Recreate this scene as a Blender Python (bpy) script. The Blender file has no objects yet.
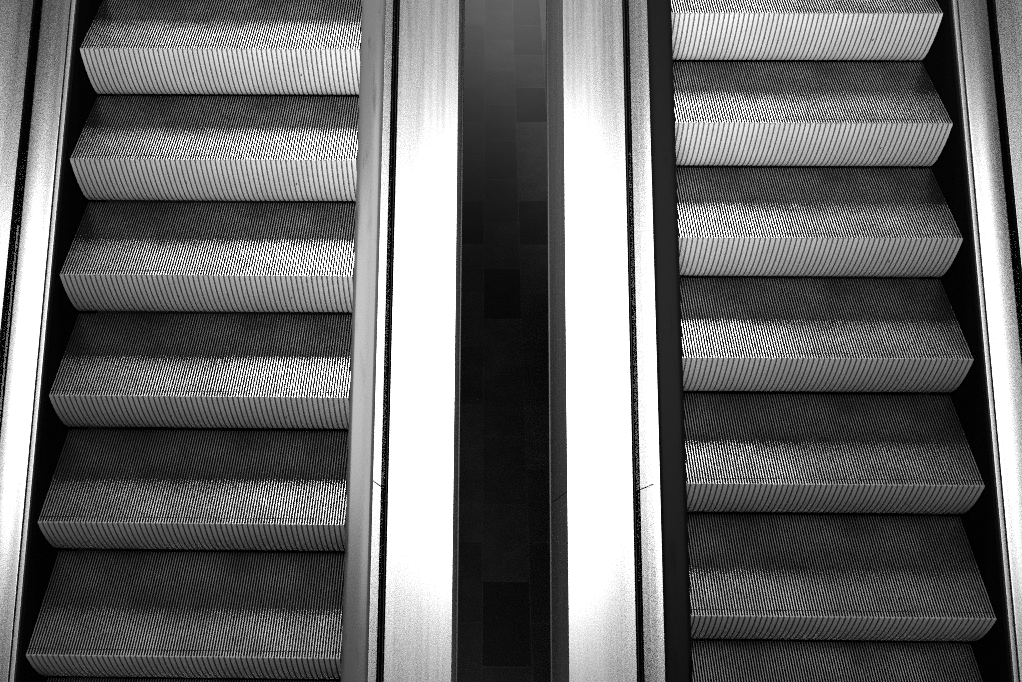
import bpy, math, random
from mathutils import Matrix, Vector
SC = bpy.context.scene
COL = SC.collection
random.seed(7)

# ------------------------------------------------------------------ frame of the place
CAM_Z = 5.8                                     # camera height above the lower concourse floor
RUN, RISE = 0.39956, 0.23069                    # one escalator step, 30 degree incline
PITCH = math.hypot(RUN, RISE)
O = Vector((0.0, 2.71491, -2.64554 + CAM_Z))    # a point on the nose line of the steps
I = Vector((0, RUN, RISE)) / PITCH              # up the incline
N = Vector((0, -RISE, RUN)) / PITCH             # square to the incline
CX = 0.110                                      # mid plane between the two escalators
S0, S1 = -4.85, 3.2                              # built length along the incline
JOINT = -0.789                                  # the panel joint seen on both balustrades


def W(x, s, n):
    return O + Vector((x, 0, 0)) + s * I + n * N


# ------------------------------------------------------------------ materials
def nodes(name):
    m = bpy.data.materials.new(name)
    m.use_nodes = True
    nt = m.node_tree
    b = nt.nodes['Principled BSDF']
    return m, nt, b


def g(v):
    return (v, v, v, 1)


def ramp(nt, fac, pts):
    r = nt.nodes.new('ShaderNodeValToRGB')
    els = r.color_ramp.elements
    while len(els) < len(pts):
        els.new(0.5)
    for e, (p, v) in zip(els, pts):
        e.position = p
        e.color = g(v)
    nt.links.new(fac, r.inputs['Fac'])
    return r.outputs['Color']


def noise(nt, scale, detail=3, rough=0.5, rot=None, stretch=None, space='Object'):
    tc = nt.nodes.new('ShaderNodeTexCoord')
    mp = nt.nodes.new('ShaderNodeMapping')
    if rot:                                      # turn the incline onto y, then stretch
        mp.vector_type = 'TEXTURE'
        mp.inputs['Rotation'].default_value = rot
    if stretch:
        mp.inputs['Scale'].default_value = stretch
    nt.links.new(tc.outputs[space], mp.inputs['Vector'])
    n = nt.nodes.new('ShaderNodeTexNoise')
    n.inputs['Scale'].default_value = scale
    n.inputs['Detail'].default_value = detail
    n.inputs['Roughness'].default_value = rough
    nt.links.new(mp.outputs['Vector'], n.inputs['Vector'])
    return n.outputs['Fac']


def plain(name, base, rough=0.5, metal=0.0, spec=0.5):
    m, nt, b = nodes(name)
    b.inputs['Base Color'].default_value = g(base)
    b.inputs['Roughness'].default_value = rough
    b.inputs['Metallic'].default_value = metal
    b.inputs['Specular IOR Level'].default_value = spec
    return m


INCL = math.atan2(RISE, RUN)


def brushed(name, base, r0, r1, metal=1):
    """satin steel, brushed along the incline: long streaks in roughness and a little in tone"""
    m, nt, b = nodes(name)
    f = noise(nt, 70, 4, 0.6, (INCL, 0, 0), (1, 60, 1))
    f2 = noise(nt, 900, 1, 0.5)
    mx = nt.nodes.new('ShaderNodeMix')
    mx.inputs['Factor'].default_value = 0.35
    nt.links.new(f, mx.inputs['A'])
    nt.links.new(f2, mx.inputs['B'])
    o = mx.outputs['Result']
    nt.links.new(ramp(nt, o, [(0.3, r0), (0.7, r1)]), b.inputs['Roughness'])
    nt.links.new(ramp(nt, o, [(0.3, base * 0.93), (0.7, base)]), b.inputs['Base Color'])
    b.inputs['Metallic'].default_value = metal
    return m


def cleat_metal(name, base, rough, metal, dirt, dirt_scale):
    """die cast aluminium, worn, with scattered dull patches and small dark specks"""
    m, nt, b = nodes(name)
    f = noise(nt, dirt_scale, 5, 0.6, space='Object')
    c = ramp(nt, f, [(0.36, base * (1 - dirt)), (0.6, base)])
    s = noise(nt, 55, 1, 0.4, stretch=(1, 0.6, 0.6))
    sp = ramp(nt, s, [(0.20, 0.15), (0.235, 1)])
    mx = nt.nodes.new('ShaderNodeMix')
    mx.data_type = 'RGBA'
    mx.blend_type = 'MULTIPLY'
    mx.inputs['Factor'].default_value = 1
    nt.links.new(c, mx.inputs[6])
    nt.links.new(sp, mx.inputs[7])
    nt.links.new(mx.outputs[2], b.inputs['Base Color'])
    b.inputs['Roughness'].default_value = rough
    b.inputs['Metallic'].default_value = metal
    return m


def glass(name):
    """clear pane: lets light through, mirrors by Fresnel, strongest at grazing angles"""
    m, nt, b = nodes(name)
    nt.nodes.remove(b)
    out = nt.nodes['Material Output']
    t = nt.nodes.new('ShaderNodeBsdfTransparent')
    t.inputs['Color'].default_value = g(0.96)
    gl = nt.nodes.new('ShaderNodeBsdfGlossy')
    gl.inputs['Color'].default_value = g(1)
    gl.inputs['Roughness'].default_value = 0.01
    fr = nt.nodes.new('ShaderNodeFresnel')
    geo = nt.nodes.new('ShaderNodeNewGeometry')      # both faces of the pane mirror alike
    ma = nt.nodes.new('ShaderNodeMath')
    ma.operation = 'MULTIPLY_ADD'
    ma.inputs[1].default_value = 1 / 1.52 - 1.52
    ma.inputs[2].default_value = 1.52
    nt.links.new(geo.outputs['Backfacing'], ma.inputs[0])
    nt.links.new(ma.outputs[0], fr.inputs['IOR'])
    mx = nt.nodes.new('ShaderNodeMixShader')
    nt.links.new(fr.outputs[0], mx.inputs[0])
    nt.links.new(t.outputs[0], mx.inputs[1])
    nt.links.new(gl.outputs[0], mx.inputs[2])
    nt.links.new(mx.outputs[0], out.inputs['Surface'])
    return m


M_DECK = brushed('satin_steel_deck', 0.72, 0.27, 0.34)
M_PANEL = glass('balustrade_glass')
M_INNER = brushed('satin_steel_inner_deck', 0.66, 0.24, 0.30)
M_CLAD = brushed('dull_steel_cladding', 0.40, 0.35, 0.5)
M_EDGE = plain('bright_edge_metal', 0.12, 0.5, 1)
M_BLACK = plain('black_lacquer', 0.0015, 0.6, 0, 0.0)
M_SKIRT = plain('black_skirt', 0.003, 0.7, 0, 0.0)
M_STRIP = plain('grey_metal_strip', 0.45, 0.4, 1)
M_RIB = cleat_metal('riser_rib_aluminium', 0.31, 0.5, 0.0, 0.15, 5)
M_TOP = cleat_metal('worn_cleat_tops', 0.60, 0.33, 1.0, 0.5, 4)
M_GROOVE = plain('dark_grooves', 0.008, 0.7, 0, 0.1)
M_FLUTE = plain('riser_flutes', 0.09, 0.6, 0, 0.3)
M_PAN = plain('truss_paint', 0.02, 0.8, 0, 0.1)




def rubber(name, base, rough, spec):
    m, nt, b = nodes(name)
    f = noise(nt, 14, 5, 0.65, (INCL, 0, 0), (0.35, 3, 1))
    nt.links.new(ramp(nt, f, [(0.30, base * 0.25), (0.42, base)]), b.inputs['Base Color'])
    b.inputs['Roughness'].default_value = rough
    b.inputs['Specular IOR Level'].default_value = spec
    return m


M_RUB_DUSTY_LIT = rubber('dusty_lit_rubber', 0.05, 0.22, 1.0)  # dusty, with lamp sheen also put into its tone and gloss
M_RUB_BLACK = rubber('black_rubber', 0.0025, 0.36, 0.04)  # shade of the right rail put into a near-black, low-gloss copy


def tile_material():
    m, nt, b = nodes('stone_floor_tiles')
    tc = nt.nodes.new('ShaderNodeTexCoord')
    sep = nt.nodes.new('ShaderNodeSeparateXYZ')
    cmb = nt.nodes.new('ShaderNodeCombineXYZ')
    nt.links.new(tc.outputs['Object'], sep.inputs[0])

    def off(sock, v):
        a = nt.nodes.new('ShaderNodeMath')
        a.operation = 'ADD'
        a.inputs[1].default_value = v
        nt.links.new(sock, a.inputs[0])
        return a.outputs[0]
    nt.links.new(off(sep.outputs['Y'], TILE_OFF[0]), cmb.inputs[0])
    nt.links.new(off(sep.outputs['X'], TILE_OFF[1]), cmb.inputs[1])
    br = nt.nodes.new('ShaderNodeTexBrick')
    nt.links.new(cmb.outputs[0], br.inputs['Vector'])
    br.offset = 0.5
    br.inputs['Color1'].default_value = g(0.02)
    br.inputs['Color2'].default_value = g(0.11)
    br.inputs['Mortar'].default_value = g(0.12)
    br.inputs['Scale'].default_value = 1
    br.inputs['Mortar Size'].default_value = 0.004
    br.inputs['Mortar Smooth'].default_value = 0.3
    br.inputs['Bias'].default_value = 0.0
    br.inputs['Brick Width'].default_value = 0.577
    br.inputs['Row Height'].default_value = 0.302
    f = noise(nt, 5, 6, 0.7)
    mx = nt.nodes.new('ShaderNodeMix')
    mx.data_type = 'RGBA'
    mx.blend_type = 'MULTIPLY'
    mx.inputs['Factor'].default_value = 0.9
    nt.links.new(br.outputs['Color'], mx.inputs[6])
    nt.links.new(ramp(nt, f, [(0.3, 0.45), (0.7, 1)]), mx.inputs[7])
    nt.links.new(mx.outputs[2], b.inputs['Base Color'])
    b.inputs['Roughness'].default_value = 0.6
    return m


TILE_OFF = (0.0, -0.0186)

# ------------------------------------------------------------------ mesh helpers


def link(name, verts, faces, mats, parent=None, fm=None, smooth=False, loc=None):
    me = bpy.data.meshes.new(name)
    me.from_pydata([tuple(v) for v in verts], [], faces)
    for m in (mats if isinstance(mats, (list, tuple)) else [mats]):
        me.materials.append(m)
    if fm:
        me.polygons.foreach_set('material_index', fm)
    if smooth:
        me.polygons.foreach_set('use_smooth', [True] * len(me.polygons))
    import bmesh
    bm = bmesh.new()
    bm.from_mesh(me)
    bmesh.ops.recalc_face_normals(bm, faces=bm.faces)
    bm.to_mesh(me)
    bm.free()
    o = bpy.data.objects.new(name, me)
    COL.objects.link(o)
    if parent:
        o.parent = parent
        if loc is None:
            o.matrix_parent_inverse = Matrix.Translation(-parent.location)
    return o


def thing(name, loc, label, cat, group=None):
    e = bpy.data.objects.new(name, None)
    e.empty_display_size = 0.1
    COL.objects.link(e)
    e.location = loc
    e['label'] = label
    e['category'] = cat
    if group:
        e['group'] = group
    return e


def rounded(x0, x1, n0, n1, r, k=3):
    """closed rectangle outline with its four corners rounded"""
    pts = []
    for cx, cn, a0 in ((x1 - r, n1 - r, 0), (x0 + r, n1 - r, 90), (x0 + r, n0 + r, 180), (x1 - r, n0 + r, 270)):
        for i in range(k + 1):
            a = math.radians(a0 + 90 * i / k)
            pts.append((cx + r * math.cos(a), cn + r * math.sin(a)))
    return pts


def extrude(name, prof, s0, s1, mat, parent, smooth=False, seg=1):
    """a closed (x, n) outline run along the incline from s0 to s1"""
    m = len(prof)
    if smooth:
        seg = 60
    v = []
    for j in range(seg + 1):
        s = s0 + (s1 - s0) * j / seg
        v += [W(x, s, n) for x, n in prof]
    f = []
    for j in range(seg):
        for i in range(m):
            a, b = j * m + i, j * m + (i + 1) % m
            f.append((a, b, b + m, a + m))
    f.append(tuple(range(m)))
    f.append(tuple(range(seg * m, seg * m + m)))
    o = link(name, v, f, mat, parent)
    if smooth:
        o.data.polygons.foreach_set('use_smooth', [len(p.vertices) == 4 for p in o.data.polygons])
    return o


def box(x0, x1, n0, n1):
    x0, x1 = min(x0, x1), max(x0, x1)
    return [(x0, n0), (x1, n0), (x1, n1), (x0, n1)]


# ------------------------------------------------------------------ balustrades
DECK_N, INNER_N, PANEL_TOP = -0.042, 0.03, 0.548


def runs(gap=0.0022):
    return ((S0, JOINT - gap), (JOINT + gap, S1))


def balustrade(side, near, label):
    """side -1 left escalator, +1 right; near = the balustrade next to the middle void"""
    def X(a):
        return CX + side * a
    b = thing('escalator_balustrade', W(X(0.47 if near else 1.89), S0, -0.04), label, 'balustrade',
              None)

    def rb(a0, a1, n0, n1, r):
        x0, x1 = sorted((X(a0), X(a1)))
        return rounded(x0, x1, n0, n1, r)
    if near:
        outer0, outer1 = 0.2065, 0.4455
        p0, p1 = 0.458, 0.470
        d0, d1, st0, st1, sk0, sk1 = 0.505, 0.545, 0.549, 0.556, 0.558, 0.580
    else:
        p0, p1 = 1.900, 1.912
        d0, d1, st0, st1, sk0, sk1 = 1.742, 1.853, 1.721, 1.736, 1.711, 1.742
        outer0, outer1 = 1.925, 2.165
    # skirt beside the steps, with its flat cap
    x0, x1 = sorted((X(sk0), X(sk1)))
    extrude('skirt_panel', box(x0, x1, -0.42, INNER_N - 0.014), S0, S1, M_SKIRT, b)
    extrude('skirt_strip', rb(st0, st1, INNER_N - 0.014, INNER_N + 0.001, 0.0008), S0, S1, M_STRIP, b, True)
    extrude('inner_deck', rb(d0, d1, INNER_N - 0.03, INNER_N, 0.0035), S0, S1, M_INNER, b, True)
    # black channel the panel stands in
    q0, q1 = (outer1, d0) if near else (d1, outer0)
    x0, x1 = sorted((X(q0), X(q1)))
    extrude('base_channel', box(x0, x1, -0.10, -0.062), S0, S1, M_BLACK, b)
    if near:
        for a in (0.4505,):
            extrude('channel_bead', rb(a, a + 0.0035, -0.062, -0.044, 0.0015), S0, S1, M_CHAN, b, True)
    for s0, s1 in runs():
        extrude('glass_panel', rb(p0, p1, -0.062, PANEL_TOP, 0.002), s0, s1, M_PANEL, b)
    for s0, s1 in runs(0):
        extrude('outer_deck', rb(outer0, outer1, DECK_N - 0.02, DECK_N, 0.002), s0, s1, M_DECK, b)
    if near:
        for s0, s1 in runs():
            extrude('outer_cladding', box(X(0.2100), X(0.222), -0.945, DECK_N - 0.024), s0, s1, M_CLAD, b)
        extrude('bottom_trim', rb(0.203, 0.222, -0.957, -0.945, 0.003), S0, S1, M_EDGE, b, True)
        # unseen truss underside, added so light does not leak to the floor
        x0, x1 = sorted((X(0.2225), X(1.95)))
        extrude('truss_soffit', box(x0, x1, -0.955, -0.93), S0, S1, M_PAN, b)
    return b


M_CHAN = plain('channel_bead_metal', 0.03, 0.5, 1)

balustrade(-1, True, 'glass balustrade left of the dark central gap, with a wide white outer deck')
balustrade(+1, True, 'glass balustrade right of the dark central gap, with grey side cladding below its deck')
balustrade(-1, False, 'glass balustrade along the outer left side of the left escalator, grey inner deck')
balustrade(+1, False, 'glass balustrade along the outer right side of the right escalator, white inner deck')


def handrail(a, side, mat, label):
    xc = CX + side * a
    hw, h = 0.040, 0.030
    pts = []
    k = 28
    for i in range(k):
        t = 2 * math.pi * i / k
        c, s = math.cos(t), math.sin(t)
        e = 0.62
        pts.append((xc + hw * math.copysign(abs(c) ** e, c),
                    0.566 + h * 0.5 * math.copysign(abs(s) ** (e if s < 0 else 0.85), s)))
    o = extrude('handrail', pts, S0, S1, mat, None, True)
    o['label'] = label
    o['category'] = 'handrail'
    return o


handrail(0.476, -1, M_RUB_DUSTY_LIT, 'dusty rubber handrail with a lit grey sheen along the right side of the left escalator')
handrail(0.476, +1, M_RUB_BLACK, 'black rubber handrail along the left side of the right escalator')

handrail(1.900, -1, M_RUB_BLACK, 'black rubber handrail on the outer left side of the left escalator')
handrail(1.900, +1, M_RUB_BLACK, 'black rubber handrail on the outer right side of the right escalator')

# ------------------------------------------------------------------ steps
STEP_W = 1.11
CP = STEP_W / 114                                # cleat pitch on the tread


def comb(name, path_top, path_bot, pitch, frac, count, end_mat=0):
    """ridges side by side across the step.  path_top / path_bot: matching (y, z) points of
    ridge crest and groove floor, followed from one end to the other."""
    v, f, fm = [], [], []
    m = len(path_top)
    prof = []
    e = 0.07 * pitch
    w = pitch * frac
    for i in range(count):
        x = i * pitch + (pitch - w) / 2
        prof += [(x - e, 0), (x + e * 0.2, 1), (x + w - e * 0.2, 1), (x + w + e, 0)]
    prof = [(0, 0)] + prof + [(count * pitch, 0)]
    k = len(prof)
    for j in range(m):
        for x, t in prof:
            y = path_bot[j][0] + (path_top[j][0] - path_bot[j][0]) * t
            z = path_bot[j][1] + (path_top[j][1] - path_bot[j][1]) * t
            v.append((x, y, z))
    for j in range(m - 1):
        for i in range(k - 1):
            a = j * k + i
            f.append((a, a + 1, a + 1 + k, a + k))
            fm.append(0 if prof[i][1] == 1 and prof[i + 1][1] == 1 else 1)
    # close the ridge ends
    for j, flip in ((0, 0), (m - 1, 1)):
        for i in range(count):
            a = j * k + 1 + 4 * i
            f.append((a, a + 1, a + 2, a + 3))
            fm.append(end_mat)
    return v, f, fm


def add_plate(v, f, fm, pts_front, pts_back, width, mi):
    """a plate behind the ridges: two (y, z) polylines closed across the step width"""
    n = len(v)
    m = len(pts_front)
    for x in (0, width):
        for p in pts_front:
            v.append((x, p[0], p[1]))
        for p in pts_back:
            v.append((x, p[0], p[1]))
    h = 2 * m
    for j in range(m - 1):
        f.append((n + m + j, n + m + j + 1, n + h + m + j + 1, n + h + m + j))
        fm.append(mi)
        for q in (0, h):
            f.append((n + q + j, n + q + j + 1, n + q + m + j + 1, n + q + m + j))
            fm.append(mi)
    for j in (0, m - 1):
        f.append((n + j, n + m + j, n + h + m + j, n + h + j))
        fm.append(mi)


NOSE_STRIP = 0.026
REC = 0.024


def step_meshes():
    out = {}
    dep = 0.011
    # tread: from behind the nosing to the next riser
    y0, y1 = NOSE_STRIP + 0.0015, RUN + REC - 0.004
    top = [(y0, 0), (y1, 0)]
    bot = [(y0, -dep), (y1, -dep)]
    v, f, fm = comb('tread', top, bot, CP, 0.37, 114)
    add_plate(v, f, fm, [(NOSE_STRIP, -dep), (y1, -dep)], [(NOSE_STRIP, -0.03), (y1, -0.03)], STEP_W, 1)
    out['tread'] = (v, f, fm, [M_TOP, M_GROOVE])
    # nosing insert
    top = [(0.002, 0), (0.004, 0), (NOSE_STRIP - 0.001, 0)]
    bot = [(0.005, -dep), (0.006, -dep), (NOSE_STRIP - 0.001, -dep)]
    v, f, fm = comb('nosing', top, bot, CP, 0.37, 114)
    add_plate(v, f, fm, [(0.006, -dep), (NOSE_STRIP - 0.001, -dep)], [(0.006, -0.03), (NOSE_STRIP - 0.001, -0.03)], STEP_W, 1)
    out['nosing'] = (v, f, fm, [M_TOP, M_GROOVE])
    # riser: bowed, tucked in at the foot
    top, bot = [], []
    K = 22
    for j in range(K + 1):
        u = j / K
        d = 0.036 * u - 0.054 * u ** 2 - 0.014 * u ** 10              # out towards the rider
        z = -0.0006 - (RISE - 0.0036) * u
        top.append((-d, z))
        bot.append((-d + 0.006, z))
    v, f, fm = comb('riser', top, bot, CP * 2, 0.72, 57, 1)
    add_plate(v, f, fm, bot[3:], [(p[0] + 0.012, p[1]) for p in bot[3:]], STEP_W, 1)
    out['riser'] = (v, f, fm, [M_RIB, M_FLUTE])
    return out


MESHES = {}


def first_step(loc, label, group):
    e = thing('escalator_step', loc, label, 'step', group)
    for nm, (v, f, fm, mats) in step_meshes().items():
        o = link(nm, v, f, mats, None, fm)
        o.parent = e
    return e


def dup(root, loc, label, group):
    r = root.copy()
    COL.objects.link(r)
    r.location = loc
    r['label'] = label
    r['group'] = group
    for ch in list(root.children):
        c = ch.copy()
        COL.objects.link(c)
        c.parent = r
    return r


ORD = ['first', 'second', 'third', 'fourth', 'fifth', 'sixth', 'seventh']
LEFT_X = -1.593
RIGHT_X = 1.807 - STEP_W
T = 0.34257


def step_label(side, k):
    where = 'left' if side < 0 else 'right'
    if k < 0:
        return 'grooved metal step highest up the %s escalator, just past the top of the picture' % where
    if k == 0:
        return 'grooved metal step topmost in view on the %s escalator' % where
    if side > 0 and k == 6:
        return 'grooved metal step lowest in view on the right escalator, only its dark tread showing'
    if side < 0 and k == 5:
        return 'grooved metal step sixth from the top of the left escalator, front edge lowest'
    if k > 5:
        return 'grooved metal step below all others on the %s escalator, past the bottom of the picture' % where
    return 'grooved metal step %s from the top of the %s escalator' % (ORD[k], where)


proto = None
for side, x0, t, ks in ((-1, LEFT_X, 0.0, range(-1, 7)), (1, RIGHT_X, T, range(-1, 7))):
    for k in ks:
        s = (2 - k + t) * PITCH
        p = W(x0, s, 0)
        lab = step_label(side, k)
        grp = 'steps of the left escalator' if side < 0 else 'steps of the right escalator'
        if proto is None:
            proto = first_step(p, lab, grp)
        else:
            dup(proto, p, lab, grp)

# ------------------------------------------------------------------ floor far below
fl = link('floor', [(-6, -4, -0.1), (6, -4, -0.1), (6, 16, -0.1), (-6, 16, -0.1),
                    (-6, -4, 0), (6, -4, 0), (6, 16, 0), (-6, 16, 0)],
          [(0, 1, 2, 3), (4, 5, 6, 7), (0, 1, 5, 4), (1, 2, 6, 5), (2, 3, 7, 6), (3, 0, 4, 7)], tile_material())
fl['kind'] = 'structure'

# unseen slab added to block the high rear lamp from the floor below
ul = link('light_block_slab', [(x, y, z) for z in (5.25, 5.6) for x, y in ((-5, 6.0), (5, 6.0), (5, 13), (-5, 13))],
          [(0, 1, 2, 3), (4, 5, 6, 7), (0, 1, 5, 4), (1, 2, 6, 5), (2, 3, 7, 6), (3, 0, 4, 7)], M_PAN)
ul['kind'] = 'structure'

# ------------------------------------------------------------------ light


def aim(o, target):
    d = Vector(target) - o.location
    o.rotation_euler = d.to_track_quat('-Z', 'Y').to_euler()


def area(name, loc, target, sx, sy, power, spread=180):
    l = bpy.data.lights.new(name, 'AREA')
    l.shape = 'RECTANGLE'
    l.size, l.size_y = sx, sy
    l.energy = power
    l.spread = math.radians(spread)
    o = bpy.data.objects.new(name, l)
    COL.objects.link(o)
    o.location = loc
    aim(o, target)
    return o


def spot(name, loc, target, size, blend, power, radius):
    l = bpy.data.lights.new(name, 'SPOT')
    l.spot_size = math.radians(size)
    l.spot_blend = blend
    l.energy = power
    l.shadow_soft_size = radius
    o = bpy.data.objects.new(name, l)
    COL.objects.link(o)
    o.location = loc
    aim(o, target)
    return o


MID = W(CX, 0.2, 0)
# ceiling panel above the foot of the escalators, mirrored in the steel decks
area('ceiling_panel_lamp', MID + Vector((2.05, -2.4, 5.4)), MID + Vector((2.05, 0, 0)), 5.2, 4.2, 314)
area('left_ceiling_panel_lamp', MID + Vector((-3.05, -2.5, 5.4)), MID + Vector((-3.05, 0, 0)), 4.8, 2.9, 240)
# high lamp beyond the head of the escalators: grazes the tread fronts, leaves the backs in shade
area('high_rear_lamp', MID + Vector((-0.1, 7.3, 7.0)), MID, 6.0, 2.0, 470, 90)
# lamp in the hall in front, raking the risers
spot('hall_lamp', MID + Vector((-1.0, -8.0, 4.6)), W(0.25, 1.8, 0), 27, 1.0, 11500, 0.6)
# lamp on the lower concourse under the escalators
spot('concourse_lamp', (0.4, 14.5, 3.6), (0.3, 12.2, 0), 76, 1.0, 650, 0.4)

w = bpy.data.worlds.new('world')
SC.world = w
w.use_nodes = True
w.node_tree.nodes['Background'].inputs['Color'].default_value = g(0.0)
w.node_tree.nodes['Background'].inputs['Strength'].default_value = 0.0

# ------------------------------------------------------------------ camera
cam = bpy.data.cameras.new('camera')
cam.sensor_width = 36
cam.lens = 36 * 1008.22 / 1022
cam.shift_x = 45.241 / 1022
cam.shift_y = 20.799 / 1022
cam.clip_start = 0.05
co = bpy.data.objects.new('camera', cam)
COL.objects.link(co)
r_, u_, f_ = (Vector(q) for q in ((0.99986, 0.0149, -0.00699), (-0.00668, 0.75529, 0.65536), (-0.01504, 0.65522, -0.75528)))
m = Matrix((r_, u_, -f_)).transposed().to_4x4()
m.translation = (0, 0, CAM_Z)
co.matrix_world = m
SC.camera = co

SC.view_settings.view_transform = 'Standard'
SC.view_settings.look = 'None'
SC.view_settings.gamma = 1
SC.view_settings.exposure = 0
SC.view_settings.use_curve_mapping = False

SC.cycles.caustics_reflective = False
SC.cycles.caustics_refractive = False
SC.cycles.filter_width = 1.0
SC.cycles.use_denoising = False
SC.cycles.use_light_tree = False
SC.cycles.sample_clamp_indirect = 3.0
